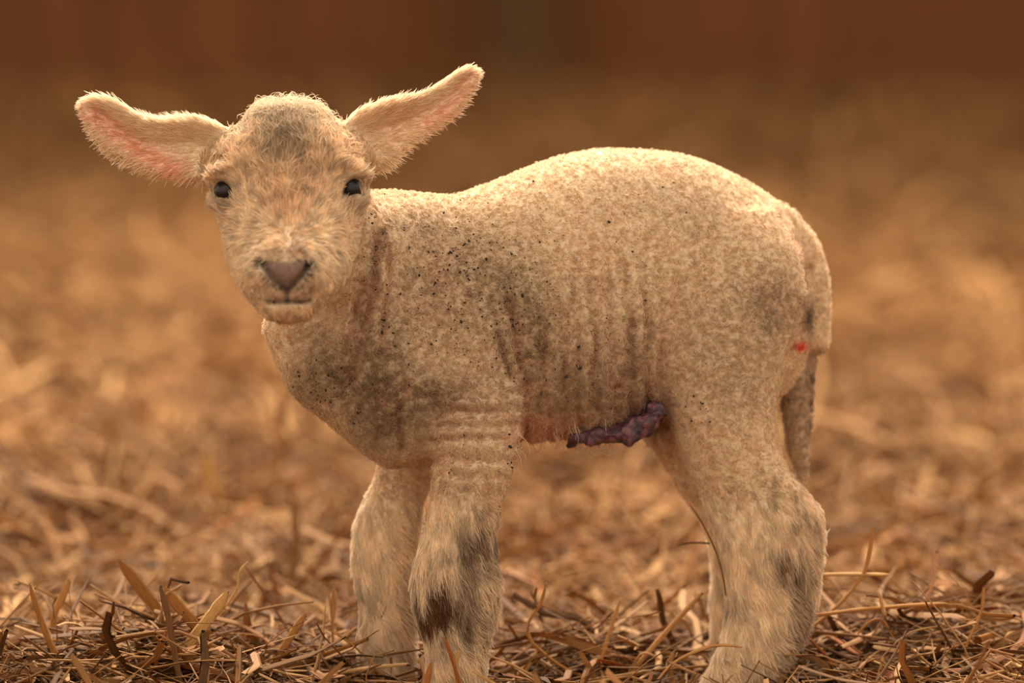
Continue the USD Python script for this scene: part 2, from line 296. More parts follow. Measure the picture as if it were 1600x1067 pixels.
# (name, material, width in px, flatness, roll, [(u, v) from tip to foot], depth step of the tip, forced w or None, label, category)
HEROES = [
    ('flat_straw', 'straw_tan', 27, .14, 1.2, [(190, 882), (222, 922), (254, 968), (268, 996)], 30, None, 'broad flat straw blade leaning left, its blunt tip highest at the left front', 'straw'),
    ('flat_straw', 'straw_tan', 23, .14, 1.2, [(256, 920), (292, 962), (334, 1012), (346, 1026)], 10, None, 'broad pale straw blade sloping down right beneath the frayed stalk', 'straw'),
    ('straw_stalk', 'straw_dull', 13, .5, 1.0, [(251, 918), (262, 960), (271, 1010), (282, 1070)], -14, None, 'grey-brown upright straw stalk standing before the two broad blades', 'straw'),
    ('straw_stalk', 'straw_pale', 19, .35, 1.2, [(354, 928), (330, 962), (292, 1010), (284, 1020)], -8, None, 'thick frayed straw stalk leaning right with a thin bent tip strand', 'straw'),
    ('straw_strand', 'straw_pale', 4.5, .6, 0.6, [(387, 878), (374, 895), (371, 916), (364, 930), (350, 950)], -4, -44, 'thin kinked strand sticking up from the frayed stalk at the left', 'straw'),
    ('straw_stalk', 'straw_tan', 15, .5, 1.0, [(48, 916), (58, 950), (80, 1008), (104, 1050)], 0, None, 'leftmost thick tan straw stalk leaning away to the left', 'straw'),
    ('straw_leaf_scrap', 'straw_tan', 11, .2, 1.2, [(108, 908), (98, 932), (86, 958), (82, 980)], 6, None, 'small pointed straw leaf right of the leftmost stalk', 'straw leaf'),
    ('flat_straw', 'straw_rust', 14, .25, 1.0, [(259, 988), (250, 1016), (241, 1044)], -16, None, 'short orange straw stub below the two broad blades', 'straw'),
    ('straw_stalk', 'straw_tan', 13, .4, 1.0, [(477, 960), (456, 992), (434, 1026), (424, 1040)], 0, None, 'short forked straw stalk leaning right, left of the far front leg', 'straw'),
    ('flat_straw', 'straw_tan', 32, .12, 1.4, [(522, 926), (520, 958), (521, 1024), (522, 1040)], 30, None, 'broad soft-edged straw blade standing upright just left of the far front leg', 'straw'),
    ('straw_strand', 'straw_tan', 5, .7, 0.0, [(268, 978), (310, 1002), (364, 990), (402, 993), (436, 1026)], -10, None, 'long thin straw arching from the broad blades to the forked stalk', 'straw'),
    ('straw_stalk', 'straw_pale', 8, .5, 0.3, [(200, 1029), (180, 1038), (162, 1047)], -20, None, 'short bright split straw lying low at the left front', 'straw'),
    ('straw_strand', 'straw_rust', 5, .5, 0.3, [(422, 1010), (400, 1014), (384, 1026), (366, 1038)], -14, None, 'thin rusty straw strand lying left of the forked stalk', 'straw'),
    ('straw_strand', 'straw_dull', 6, .6, 0.3, [(36, 994), (80, 1026), (128, 1066)], -24, None, 'thin dull straw slanting down across the lower left corner', 'straw'),
    ('flat_straw', 'straw_pale', 23, .2, 1.2, [(324, 712), (334, 762), (346, 816)], 0, None, 'blurred upright pale blade far behind the frayed stalk', 'straw'),
    ('flat_straw', 'straw_pale', 17, .2, 1.2, [(182, 742), (190, 756), (202, 778)], 0, None, 'blurred short pale tuft tip far behind at the left', 'straw'),
    ('straw_stalk', 'straw_tan', 11, .4, 0.8, [(166, 764), (140, 788), (110, 814)], 0, None, 'blurred straw slanting up right, behind the leftmost stalk', 'straw'),
    ('straw_stalk', 'straw_rust', 10, .4, 0.8, [(408, 780), (350, 820), (288, 858)], 0, None, 'blurred reddish straw slanting up right behind the broad blades', 'straw'),
    ('straw_stalk', 'straw_dull', 7, .5, 0.8, [(132, 832), (150, 858), (172, 884)], 0, None, 'blurred thin dull straw just behind the tip of the leaning broad blade', 'straw'),
    ('straw_loop', 'straw_tan', 6, .5, 0.6, [(28, 850), (46, 858), (48, 880), (34, 892), (20, 880), (24, 858), (40, 846)], 0, None, 'curled straw loop near the left edge', 'straw'),
    ('dry_weed_stem', 'straw_tan', 7.5, .6, 0.8, [(853, 912), (843, 946), (825, 974), (825, 992), (849, 1020), (882, 1044), (934, 1064)], -20, None, 'dry kinked weed stem rising between the front and hind legs', 'weed stem'),
    ('straw_strand', 'straw_dull', 5, .6, 0.8, [(839, 918), (836, 934), (838, 950)], 0, -30, None, 'twig'),
    ('straw_stalk', 'straw_tan', 11, .6, 0.5, [(1096, 928), (1040, 988), (974, 1066)], 10, None, 'long straight straw stalk pointing up to the near hind leg', 'straw'),
    ('straw_stalk', 'straw_dull', 13, .5, 0.5, [(1062, 804), (1022, 854), (980, 908)], 40, None, 'blurred dark straw slanting up under the belly', 'straw'),
    ('straw_strand', 'straw_dull', 4, .8, 0.5, [(1078, 788), (1104, 830), (1126, 884), (1134, 930)], 0, -40, 'thin dark twig lying against the front edge of the hind legs', 'twig'),
    ('straw_strand', 'straw_dull', 4, .8, 0.5, [(1058, 853), (1082, 848), (1108, 849)], 0, 40, 'thin level twig end beside the far hind leg', 'twig'),
    ('straw_stalk', 'straw_tan', 8, .5, 0.5, [(968, 940), (952, 990), (932, 1056)], 0, None, 'short straw standing left of the long straight stalk', 'straw'),
    ('straw_strand', 'straw_tan', 6.5, .6, 0.5, [(1158, 1011), (1122, 1008), (1092, 1016), (1058, 1032), (1030, 1060)], 0, -110, 'frayed straw reaching across the near hind foot', 'straw'),
    ('flat_straw', 'straw_pale', 14, .3, 1.0, [(838, 1020), (822, 1042), (804, 1068)], -10, None, 'pale straw stub at the bottom, right of the near front foot', 'straw'),
    ('straw_strand', 'straw_tan', 5, .6, 0.5, [(1036, 1036), (1006, 1020), (984, 1048), (974, 1066)], -16, None, 'bent thin straw crossing the foot of the long straight stalk', 'straw'),
    ('straw_leaf_scrap', 'straw_tan', 10, .2, 1.0, [(1053, 1022), (1046, 1040), (1050, 1066)], -10, None, 'small curled straw leaf left of the near hind foot', 'straw leaf'),
    ('straw_stalk', 'straw_tan', 9.5, .7, 0.0, [(1478, 943), (1370, 950), (1270, 962)], 0, -10, 'long level straw stalk running right from behind the near hind leg', 'straw'),
    ('straw_stalk', 'straw_pale', 9, .6, 0.2, [(1388, 898), (1330, 897), (1276, 898)], 0, 40, 'pale level straw beside the hock, upper of the two level ones', 'straw'),
    ('straw_stalk', 'straw_tan', 7, .8, 0.3, [(1363, 822), (1354, 884), (1338, 913), (1272, 977)], 30, None, 'long bent straw rising right from the near hind foot', 'straw'),
    ('flat_straw', 'straw_pale', 9, .5, 1.0, [(1375, 926), (1378, 944), (1383, 960)], 0, -40, 'short pale straw tip hanging in front of the long level stalk', 'straw'),
    ('straw_stalk', 'straw_tan', 6, .6, 0.6, [(1332, 1004), (1374, 967), (1398, 1000)], 0, None, 'bent straw like an upside-down V, right of the near hind foot', 'straw'),
    ('dry_weed_stem', 'straw_tan', 5.5, .7, 0.6, [(1537, 919), (1535, 948), (1521, 984), (1509, 1014), (1508, 1040)], -6, None, 'thin dry twiggy stem upright at the far right', 'weed stem'),
    ('straw_strand', 'straw_tan', 4, .7, 0.6, [(1505, 968), (1518, 969), (1530, 962)], 0, -6, None, 'twig'),
    ('flat_straw', 'straw_pale', 8, .5, 1.0, [(1380, 1029), (1375, 1048), (1369, 1070)], -8, None, 'pale split straw standing upright at the bottom right', 'straw'),
    ('straw_strand', 'straw_tan', 5, .5, 0.8, [(1407, 1040), (1394, 1052), (1380, 1068)], -8, None, 'thin straw leaning right out of the upright split straw', 'straw'),
    ('straw_stalk', 'straw_rust', 9, .6, 0.4, [(1262, 995), (1288, 1022), (1316, 1054)], 0, None, 'reddish straw sloping down right from the near hind foot', 'straw'),
    ('straw_stalk', 'straw_dull', 7, .6, 0.4, [(1378, 792), (1412, 810), (1450, 828)], 0, None, 'blurred dark twig sloping down right, behind the lamb at the right', 'twig'),
    ('straw_stalk', 'straw_dull', 8, .6, 0.4, [(1456, 832), (1430, 862), (1402, 896)], 0, None, 'blurred dark twig sloping down left, behind the lamb at the right', 'twig'),
    ('straw_strand', 'straw_dull', 6, .7, 0.4, [(1316, 840), (1338, 866), (1350, 890)], 0, None, 'dark thin twig just right of the hock', 'twig'),
    ('straw_leaf_scrap', 'straw_dull', 10, .3, 0.6, [(1566, 1046), (1544, 1031), (1510, 1044), (1474, 1066)], -10, None, 'curved dull straw leaf arching at the lower right corner', 'straw leaf'),
    ('flat_straw', 'straw_pale', 13, .3, 0.5, [(1426, 1015), (1444, 1032), (1462, 1048)], 0, None, 'short pale flat straw lying at the lower right', 'straw'),
    ('straw_strand', 'straw_rust', 6, .5, 0.5, [(1326, 1062), (1340, 1054), (1354, 1054), (1364, 1066)], -14, None, 'rusty curl of straw at the bottom, left of the upright split straw', 'straw'),
    ('straw_stalk', 'straw_rust', 9, .5, 1.0, [(696, 998), (708, 1034), (722, 1080), (730, 1116)], 0, -192, 'orange-brown straw standing in front of the near front foot', 'straw'),
    ('flat_straw', 'straw_pale', 8, .5, 1.0, [(717, 1016), (712, 1040), (714, 1116)], 0, -186, 'short pale straw tip in front of the near front foot', 'straw'),
    ('flat_straw', 'straw_rust', 9, .4, 1.0, [(673, 1038), (668, 1064), (664, 1116)], 0, -192, 'short rusty straw tip at the left of the near front foot', 'straw'),
    ('straw_strand', 'straw_tan', 5, .7, 0.5, [(518, 986), (556, 1012), (604, 1068)], 0, -30, 'thin straw sloping down across the far front foot', 'straw'),
]
for name, mt, wpx, flat, roll, pts, tip, w0, label, cat in HEROES:
    pw = on_bed(*pts[-1]) - 4 if w0 is None else w0
    if w0 is None and pts[-1][1] > 935 and pw > 60:        # stuck in the crest of the nearer heap
        pw = 20
        pts = pts + [(pts[-1][0] + 0.6 * (pts[-1][0] - pts[-2][0]), pts[-1][1] + 24)]
    t = np.linspace(1, 0, len(pts))
    path = smooth_path(P([a[0] for a in pts], [a[1] for a in pts], pw + tip * t), 14)
    wm = wpx / 2000 * (1 + pw / 8000)
    msh, uv = ribbon(path, wm, max(wm * flat, 0.0008), roll=roll, sides=8, taper=(0.55, 0.9) if 'strand' not in name else (0.4, 0.9), jag=0.05, rng=rng)
    if name == 'dry_weed_stem':
        weed = thing(name, label, cat)
        obj('stem', msh, STRAW[mt], str(weed.GetPath()), smooth=True, uv=uv)
    elif cat == 'twig' and label is None:
        obj('side_twig', msh, STRAW[mt], str(weed.GetPath()), smooth=True, uv=uv)
    else:
        tag(obj(name, msh, STRAW[mt], smooth=True, uv=uv), label=label, category=cat)

lr = np.random.default_rng(99)
for i in range(140):
    u, v = lr.uniform(-20, 1620), lr.uniform(930, 1062)
    if 640 < u < 790 or 1085 < u < 1290:
        v = lr.uniform(1050, 1066)
    w = on_bed(u, v)
    c = P(u, v, w)
    k_ = i % 3
    path = stalk_path(lr.uniform(0.035, 0.11), lr.normal() * (0.4, 1.0, 1.6)[k_], (0, 1, 2)[k_], 9, lr)
    yaw, pit = lr.uniform(0, 6.28), lr.normal() * 0.22
    Rm = trimesh.transformations.euler_matrix(0, pit, yaw)[:3, :3]
    path = path @ Rm.T + c + [0, 0, 0.006]
    wd = (0.0042, 0.007, 0.0022)[k_] * lr.uniform(0.8, 1.3)
    msh, uv = ribbon(path, wd, wd * (0.55, 0.15, 0.6)[k_], roll=lr.normal() * 0.5, twist=lr.normal() * 0.5, sides=6, jag=0.07, rng=lr)
    hue = ('tan', 'pale', 'dull', 'tan', 'rust')[lr.integers(5)]
    look = {'tan': 'tan', 'pale': 'pale', 'dull': 'dull brown', 'rust': 'reddish'}[hue] + (' straight straw', ' flat straw', ' thin curved straw')[k_]
    where = 'left of the front legs' if u < 640 else 'before the near front foot' if u < 790 else 'between front and hind legs' if u < 1085 else 'before the near hind foot' if u < 1290 else 'right of the hind legs'
    tag(obj('loose_straw', msh, STRAW['straw_' + hue], smooth=True, uv=uv),
        label=f'{look} lying loose on the litter {where}', category='straw', group=f'loose {look}s {where}')

# ------------------------------------------------------------------ the lamb: one continuous body from blended fields
# (u, v, w) space: u, v as seen from the front, w depth, all in steps of half a millimetre
STEP = 4.0
U = np.arange(100, 1330, STEP, dtype=np.float32); V = np.arange(88, 1140, STEP, dtype=np.float32); W = np.arange(-520, 330, STEP, dtype=np.float32)
FIELD = np.full((len(U), len(V), len(W)), 60.0, np.float32)
REGION = np.zeros(FIELD.shape, np.int8)
TORSO, HEAD, EAR, LEG, TAIL = 0, 1, 2, 3, 4


def axis_w(u):
    return (np.asarray(u, float) - 900) * 0.25


def box_of(u0, u1, v0, v1, w0, w1, pad=40):
    i = [np.searchsorted(a, (lo - pad, hi + pad)) for a, lo, hi in ((U, u0, u1), (V, v0, v1), (W, w0, w1))]
    s = tuple(slice(max(int(a), 0), int(b)) for a, b in i)
    return s, U[s[0]][:, None, None], V[s[1]][None, :, None], W[s[2]][None, None, :]


def blend(s, d, k, region):
    a = FIELD[s]
    REGION[s] = np.where(d < a, region, REGION[s])
    h = np.maximum(k - np.abs(a - d), 0) / k
    FIELD[s] = np.minimum(a, d) - h * h * k * 0.25


def carve(s, d, k):
    a = FIELD[s]
    h = np.maximum(k - np.abs(a + d), 0) / k
    FIELD[s] = np.maximum(a, -d) + h * h * k * 0.25


def normalise(d):
    g = np.sqrt(sum(x * x for x in np.gradient(d, STEP)))
    return (d / np.clip(g, 0.6, 8)).astype(np.float32)


def rows(tab, k, region, power=2.0, inset=0.0, front=1.0):
    """tab rows: v, left, right, w centre, half depth."""
    t = np.array(tab, float)
    s, u, v, w = box_of(t[:, 1].min(), t[:, 2].max(), t[0, 0], t[-1, 0], (t[:, 3] - t[:, 4]).min(), (t[:, 3] + t[:, 4]).max())
    vv = np.clip(v, t[0, 0], t[-1, 0])
    L, R, C, H = (PchipInterpolator(t[:, 0], t[:, j])(vv) for j in (1, 2, 3, 4))
    uc, hu, hd = (L + R) / 2, np.maximum((R - L) / 2 - inset, 2), np.maximum(H - inset, 2)
    dw = w - C
    g = (np.abs((u - uc) / hu) ** power + np.abs(dw / hd) ** power) ** (1 / power)
    d = (g - 1) * np.minimum(hu, hd)
    d = np.maximum(d, np.maximum(t[0, 0] - v, v - t[-1, 0]) + 0 * d)
    blend(s, normalise(d), k, region)


def columns(tab, k, region, power=2.2, inset=0.0):
    """tab rows: u, top, bottom, half depth; the centre follows the body's axis."""
    t = np.array(tab, float)
    s, u, v, w = box_of(t[0, 0], t[-1, 0], t[:, 1].min(), t[:, 2].max(), -330, 260)
    uu = np.clip(u, t[0, 0], t[-1, 0])
    A, B, H = (PchipInterpolator(t[:, 0], t[:, j])(uu) for j in (1, 2, 3))
    vc, hv = (A + B) / 2, np.maximum((B - A) / 2 - inset, 2)
    y = (v - vc) / hv
    hd = np.maximum(H - inset, 2) * (1 - 0.16 * np.clip(-y, 0, 1) ** 2 + 0.03 * np.clip(y, 0, 1))
    g = (np.abs(y) ** power + np.abs((w - axis_w(uu)) / hd) ** power) ** (1 / power)
    d = (g - 1) * np.minimum(hv, hd)
    d = np.maximum(d, np.maximum(t[0, 0] - u, u - t[-1, 0]) + 0 * d)
    blend(s, normalise(d), k, region)


def chain_d(u, v, w, pts):
    out = None
    for (a, b) in zip(pts[:-1], pts[1:]):
        a, b = np.array(a, float), np.array(b, float)
        ab = b[:3] - a[:3]
        h = np.clip(((u - a[0]) * ab[0] + (v - a[1]) * ab[1] + (w - a[2]) * ab[2]) / (ab @ ab), 0, 1)
        d = np.sqrt((u - a[0] - ab[0] * h) ** 2 + (v - a[1] - ab[1] * h) ** 2 + (w - a[2] - ab[2] * h) ** 2) - (a[3] + (b[3] - a[3]) * h)
        out = d if out is None else np.minimum(out, d)
    return out.astype(np.float32)


def chain(pts, k, region, cut=False):
    t = np.array(pts, float); r = t[:, 3].max()
    s, u, v, w = box_of(t[:, 0].min() - r, t[:, 0].max() + r, t[:, 1].min() - r, t[:, 1].max() + r, t[:, 2].min() - r, t[:, 2].max() + r)
    d = chain_d(u, v, w, pts)
    carve(s, d, k) if cut else blend(s, d, k, region)


def ellipsoid(c, r, k, region=HEAD, cut=False, slant=0.0):
    m_ = max(r)
    s, u, v, w = box_of(c[0] - m_, c[0] + m_, c[1] - m_, c[1] + m_, c[2] - m_, c[2] + m_)
    x, y = (u - c[0]) * math.cos(slant) + (v - c[1]) * math.sin(slant), -(u - c[0]) * math.sin(slant) + (v - c[1]) * math.cos(slant)
    g = np.sqrt((x / r[0]) ** 2 + (y / r[1]) ** 2 + ((w - c[2]) / r[2]) ** 2)
    d = normalise((g - 1) * min(r))
    carve(s, d, k) if cut else blend(s, d, k, region)


def seg_dist(x, y, a, b):
    ax, ay, bx, by = *a, *b
    h = np.clip(((x - ax) * (bx - ax) + (y - ay) * (by - ay)) / ((bx - ax) ** 2 + (by - ay) ** 2), 0, 1)
    return np.hypot(x - ax - h * (bx - ax), y - ay - h * (by - ay))


def poly_sdf(x, y, pts):
    d = np.full(np.broadcast(x, y).shape, 1e9); inside = np.zeros(d.shape, bool)
    for a, b in zip(pts, pts[1:] + pts[:1]):
        d = np.minimum(d, seg_dist(x, y, a, b))
        if a[1] != b[1]:
            inside ^= ((a[1] > y) != (b[1] > y)) & (x < (b[0] - a[0]) * (y - a[1]) / (b[1] - a[1]) + a[0])
    return np.where(inside, -d, d)


def spline2(pts, n=80):
    p = np.array(pts, float); p = np.vstack([p, p[:1]])
    from scipy.interpolate import CubicSpline
    t = np.concatenate([[0], np.cumsum(np.hypot(*np.diff(p, axis=0).T))])
    c = CubicSpline(t, p, bc_type='periodic')(np.linspace(0, t[-1], n + 1)[:-1])
    return [tuple(x) for x in c]


TORSO_TAB = [(413, 500, 522, 18), (430, 470, 563, 52), (460, 430, 622, 78), (500, 390, 654, 98), (545, 345, 692, 112), (580, 312, 720, 120), (610, 300, 735, 126), (650, 300, 728, 132), (700, 302, 716, 140), (750, 288, 706, 148),
             (800, 269, 697, 156), (850, 249, 691, 162), (900, 236, 690, 166), (950, 230, 686, 168), (1000, 231, 672, 164), (1050, 236, 650, 156), (1100, 249, 638, 146), (1150, 271, 636, 134), (1200, 302, 634, 116), (1230, 332, 612, 96), (1255, 377, 568, 70), (1268, 425, 490, 40), (1272, 448, 460, 15)]
columns(TORSO_TAB, 20, TORSO, inset=5)
NF = -122
rows([(520, 655, 815, NF + 20, 50), (580, 650, 828, NF + 6, 62), (640, 660, 826, NF, 66), (680, 668, 823, NF, 62), (720, 672, 811, NF, 56), (760, 670, 797, NF, 52), (800, 664, 785, NF, 50), (840, 654, 777, NF, 52), (870, 645, 777, NF, 55), (910, 638, 783, NF, 58), (940, 639, 781, NF, 57),
      (970, 646, 776, NF, 54), (1000, 656, 766, NF, 50), (1040, 661, 761, NF, 47), (1070, 663, 758, NF, 46), (1105, 668, 754, NF, 44)], 26, LEG, inset=7)
FF = 28
rows([(660, 590, 700, FF - 10, 50), (735, 584, 684, FF, 48), (760, 575, 674, FF, 46), (795, 557, 664, FF, 44), (830, 547, 658, FF, 45), (870, 544, 654, FF, 46), (900, 549, 652, FF, 46), (945, 557, 652, FF, 43), (1000, 556, 650, FF, 41), (1040, 558, 650, FF, 40), (1085, 560, 646, FF, 40)], 24, LEG, inset=6)
NH = -14
rows([(330, 1090, 1225, 25, 70), (400, 1062, 1264, 6, 92), (450, 1046, 1272, 0, 98), (520, 1034, 1252, -6, 92), (580, 1028, 1228, NH, 84), (640, 1032, 1218, NH, 76), (690, 1050, 1221, NH, 68), (740, 1072, 1240, NH, 60), (775, 1088, 1270, NH, 57), (800, 1098, 1287, NH, 55), (830, 1110, 1291, NH, 54),
      (870, 1122, 1287, NH, 53), (910, 1128, 1282, NH, 51), (950, 1129, 1274, NH, 50), (990, 1124, 1261, NH, 48), (1030, 1108, 1239, NH, 46), (1070, 1090, 1212, NH, 45), (1105, 1086, 1196, NH, 44)], 26, LEG, inset=7)
FH = 140
rows([(520, 1010, 1200, FH - 20, 70), (600, 985, 1180, FH - 10, 64), (680, 999, 1165, FH, 56), (720, 1028, 1172, FH, 52), (770, 1058, 1188, FH, 48), (810, 1086, 1200, FH, 46), (850, 1102, 1208, FH, 46), (900, 1107, 1202, FH, 44), (950, 1105, 1184, FH, 42), (1000, 1106, 1180, FH, 42), (1055, 1104, 1184, FH, 42)], 24, LEG, inset=6)
chain([(1175, 322, 76, 22), (1222, 346, 96, 25), (1254, 390, 112, 27), (1269, 440, 118, 26), (1272, 500, 114, 24), (1270, 530, 112, 25)], 6, TAIL)
chain([(1264, 516, 120, 18), (1249, 575, 122, 24), (1245, 640, 120, 23), (1246, 690, 118, 18), (1252, 735, 116, 9), (1254, 750, 116, 5)], 6, TAIL)
# neck, hidden behind the turned head
chain([(640, 430, -66, 110), (540, 400, -115, 105), (470, 330, -160, 88)], 30, TORSO)
HEAD_TAB = [(157, 440, 466, -212, 12), (162, 408, 492, -212, 42), (172, 391, 512, -212, 72), (185, 379, 526, -212, 92), (200, 366, 540, -214, 106), (215, 345, 560, -218, 114), (232, 325, 578, -224, 118), (250, 317, 585, -232, 120), (270, 318, 582, -242, 121), (285, 322, 578, -250, 121), (300, 329, 573, -260, 120), (330, 341, 567, -280, 117),
            (360, 348, 560, -302, 113), (390, 355, 553, -326, 107), (420, 362, 544, -346, 99), (445, 372, 532, -358, 88), (465, 385, 516, -366, 74), (480, 400, 502, -370, 58), (492, 415, 487, -372, 40), (499, 433, 467, -372, 18)]
rows(HEAD_TAB, 18, HEAD, inset=3)
ellipsoid((449, 425, -402), (56, 46, 62), 34)                # muzzle
ellipsoid((450, 477, -402), (34, 21, 36), 28)                # lower lip and chin
for sgn, eu, ev in ((-1, 351, 297), (1, 549, 293)):
    ellipsoid((eu + sgn * -2, ev - 28, -322), (28, 9, 13), 22, slant=sgn * 0.3)      # brow over each eye
    ellipsoid((eu - sgn * 4, ev + 30, -318), (26, 12, 20), 18, slant=sgn * -0.5)            # lower lid pouch
    ellipsoid((eu, ev, -345), (10.5, 20.5, 40), 4, cut=True, slant=sgn * 0.66)                # the opening of the lids


# ears: leaves with a real, cupped thickness
EAR_L = spline2([(122, 160), (142, 149), (176, 152), (206, 168), (240, 181), (275, 181), (312, 182), (345, 192), (372, 205), (372, 250), (345, 284), (312, 284), (276, 281), (240, 273), (206, 258), (170, 238), (145, 212), (128, 184)])
EAR_R = spline2([(750, 112), (737, 103), (716, 107), (695, 121), (652, 144), (610, 153), (567, 168), (540, 184), (520, 205), (522, 250), (560, 275), (589, 270), (610, 258), (631, 238), (661, 216), (695, 194), (720, 172), (738, 145)])
for pts, w0, lean in ((EAR_L, -226, 0.10), (EAR_R, -214, 0.06)):
    a = np.array(pts)
    s, u, v, w = box_of(a[:, 0].min(), a[:, 0].max(), a[:, 1].min(), a[:, 1].max(), -300, -120, pad=20)
    d2 = poly_sdf(u[:, :, 0], v[:, :, 0], pts)[..., None] + 4.0
    deep = np.clip(-d2, 0, 38) / 38
    ws = w0 + lean * np.abs(u - 450) * 0.35 + 30 * deep ** 1.3
    th = 7.0 + 14 * np.clip((np.abs(u - 450) - 250) / -140, 0, 1)
    dd = np.abs(w - ws) - th
    q = np.maximum(dd, d2 + 6)
    d = np.where((dd > 0) & (d2 > -6), np.hypot(np.maximum(dd, 0), np.maximum(d2 + 6, 0)), q) - 5.0
    blend(s, d.astype(np.float32), 12, EAR)

# nostrils and mouth
for sgn in (-1, 1):
    chain([(446 + sgn * 36, 412, -446, 5.5), (446 + sgn * 30, 424, -456, 4.5), (446 + sgn * 16, 441, -464, 3.0)], 5, HEAD, cut=True)
chain([(448, 450, -470, 3), (449, 466, -462, 3)], 4, HEAD, cut=True)
chain([(416, 469, -410, 2.6), (430, 472, -440, 3), (449, 470, -458, 3), (468, 472, -440, 3), (486, 468, -410, 2.6)], 6, HEAD, cut=True)


def surface_nets(F):
    neg = F < 0
    nu, nv, nw = (n - 1 for n in F.shape)
    cnt = np.zeros((nu, nv, nw), np.int8)
    corners = [(i, j, k) for i in (0, 1) for j in (0, 1) for k in (0, 1)]
    for i, j, k in corners:
        cnt += neg[i:nu + i, j:nv + j, k:nw + k]
    cell = np.argwhere((cnt > 0) & (cnt < 8))
    ids = np.full(cnt.shape, -1, np.int32)
    ids[tuple(cell.T)] = np.arange(len(cell))
    val = {c: F[cell[:, 0] + c[0], cell[:, 1] + c[1], cell[:, 2] + c[2]] for c in corners}
    acc = np.zeros((len(cell), 3)); n = np.zeros(len(cell))
    for a in corners:
        for ax in range(3):
            if a[ax] == 0:
                b = tuple(1 if x == ax else a[x] for x in range(3))
                fa, fb = val[a], val[b]
                on = (fa < 0) != (fb < 0)
                t = np.where(on, fa / np.where(on, fa - fb, 1), 0)
                pt = np.array(a, float)[None] + t[:, None] * (np.arange(3) == ax)
                acc += pt * on[:, None]; n += on
    verts = cell + acc / n[:, None]
    quads = []
    for ax in range(3):
        a = neg[tuple(slice(1, -1) if x != ax else slice(0, -1) for x in range(3))]
        b = neg[tuple(slice(1, -1) if x != ax else slice(1, None) for x in range(3))]
        for flip, sel in ((False, a & ~b), (True, ~a & b)):
            e = np.argwhere(sel); e[:, [x for x in range(3) if x != ax]] += 1
            o1, o2 = [x for x in range(3) if x != ax]
            if ax == 1:
                o1, o2 = o2, o1
            qd = []
            for d1, d2 in ((-1, -1), (0, -1), (0, 0), (-1, 0)):
                c = e.copy(); c[:, o1] += d1; c[:, o2] += d2
                qd.append(ids[c[:, 0], c[:, 1], c[:, 2]])
            qd = np.stack(qd, 1)
            quads.append(qd[:, ::-1] if flip else qd)
    quads = np.vstack(quads)
    return verts, quads[(quads >= 0).all(1)], cell


verts, quads, cells = surface_nets(FIELD)
n = len(verts)
ei = np.concatenate([quads[:, [k, (k + 1) % 4]] for k in range(4)])
adj = sp.coo_matrix((np.ones(len(ei)), (ei[:, 0], ei[:, 1])), (n, n)).tocsr(); adj = ((adj + adj.T) > 0).astype(float)
_, comp = connected_components(adj, False)
keep = comp == np.bincount(comp).argmax()
remap = np.cumsum(keep) - 1
quads = remap[quads[keep[quads].all(1)]]
region = REGION[cells[:, 0], cells[:, 1], cells[:, 2]][keep]
adj = adj[keep][:, keep]
lap = sp.diags(1 / np.asarray(adj.sum(1)).ravel()) @ adj
B = np.stack([U[0], V[0], W[0]]) + verts[keep] * STEP
for _ in range(3):
    B = B + 0.5 * (lap @ B - B)
    B = B - 0.51 * (lap @ B - B)
tri = np.vstack([quads[:, [0, 1, 2]], quads[:, [0, 2, 3]]])


def normals_of(p, f):
    nn = np.zeros_like(p); c = np.cross(p[f[:, 1]] - p[f[:, 0]], p[f[:, 2]] - p[f[:, 0]])
    for k in range(3):
        np.add.at(nn, f[:, k], c)
    return nn / (np.linalg.norm(nn, axis=1, keepdims=True) + 1e-12)


N = normals_of(B, tri)
if (N * (B - B.mean(0))).sum(1).mean() < 0:
    tri = tri[:, ::-1]; N = -N

# --- folds and wool lumps
uB, vB, wB = B.T
torso_like = ((region == TORSO) | ((region == LEG) & (vB < 760)) | (region == TAIL)).astype(float)
for _ in range(6):
    torso_like = lap @ torso_like


def path_d(u, v, pts):
    d = np.full(np.shape(u), 1e9)
    for a, b in zip(pts[:-1], pts[1:]):
        d = np.minimum(d, seg_dist(u, v, a, b))
    return d


CREASES = [([(593, 365), (588, 420), (578, 480), (560, 540), (548, 600)], 7, 8), ([(610, 385), (606, 450), (596, 520)], 5, 5), ([(566, 440), (553, 500), (536, 560)], 6, 6), ([(632, 600), (622, 650), (628, 700)], 6, 6),
           ([(778, 520), (786, 555), (800, 592)], 5, 7), ([(796, 470), (806, 530), (815, 580)], 6, 6), ([(824, 600), (826, 650), (818, 690)], 8, 7),
           ([(985, 500), (978, 560), (968, 620)], 5, 3), ([(1010, 460), (1008, 540), (1000, 600)], 4, 3), ([(940, 440), (935, 520), (925, 600)], 6, 4), ([(890, 470), (884, 560), (880, 620)], 6, 4), ([(1032, 520), (1028, 580), (1012, 630)], 6, 4),
           ([(855, 520), (850, 600), (860, 650)], 6, 3), ([(1262, 470), (1250, 520), (1232, 560)], 6, 4), ([(1218, 330), (1246, 375), (1262, 420), (1264, 455), (1256, 500), (1238, 548)], 5, 13), ([(676, 655), (720, 640), (780, 642)], 5, 3), ([(680, 690), (730, 680), (790, 684)], 5, 2.5), ([(678, 722), (720, 716), (770, 722)], 5, 2.5)]
disp = np.zeros(n := len(B))
crease = np.zeros(n)
px = B + 0
wob = 9 * (fbm(B / 26, 2, 31) - 0.5)
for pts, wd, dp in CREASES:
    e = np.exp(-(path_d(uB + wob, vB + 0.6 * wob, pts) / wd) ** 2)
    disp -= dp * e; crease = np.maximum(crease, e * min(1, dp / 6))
    disp += (0.35 if dp < 10 else 0) * dp * np.exp(-((path_d(uB + wob, vB + 0.6 * wob, pts) - 2.4 * wd) / (1.4 * wd)) ** 2)
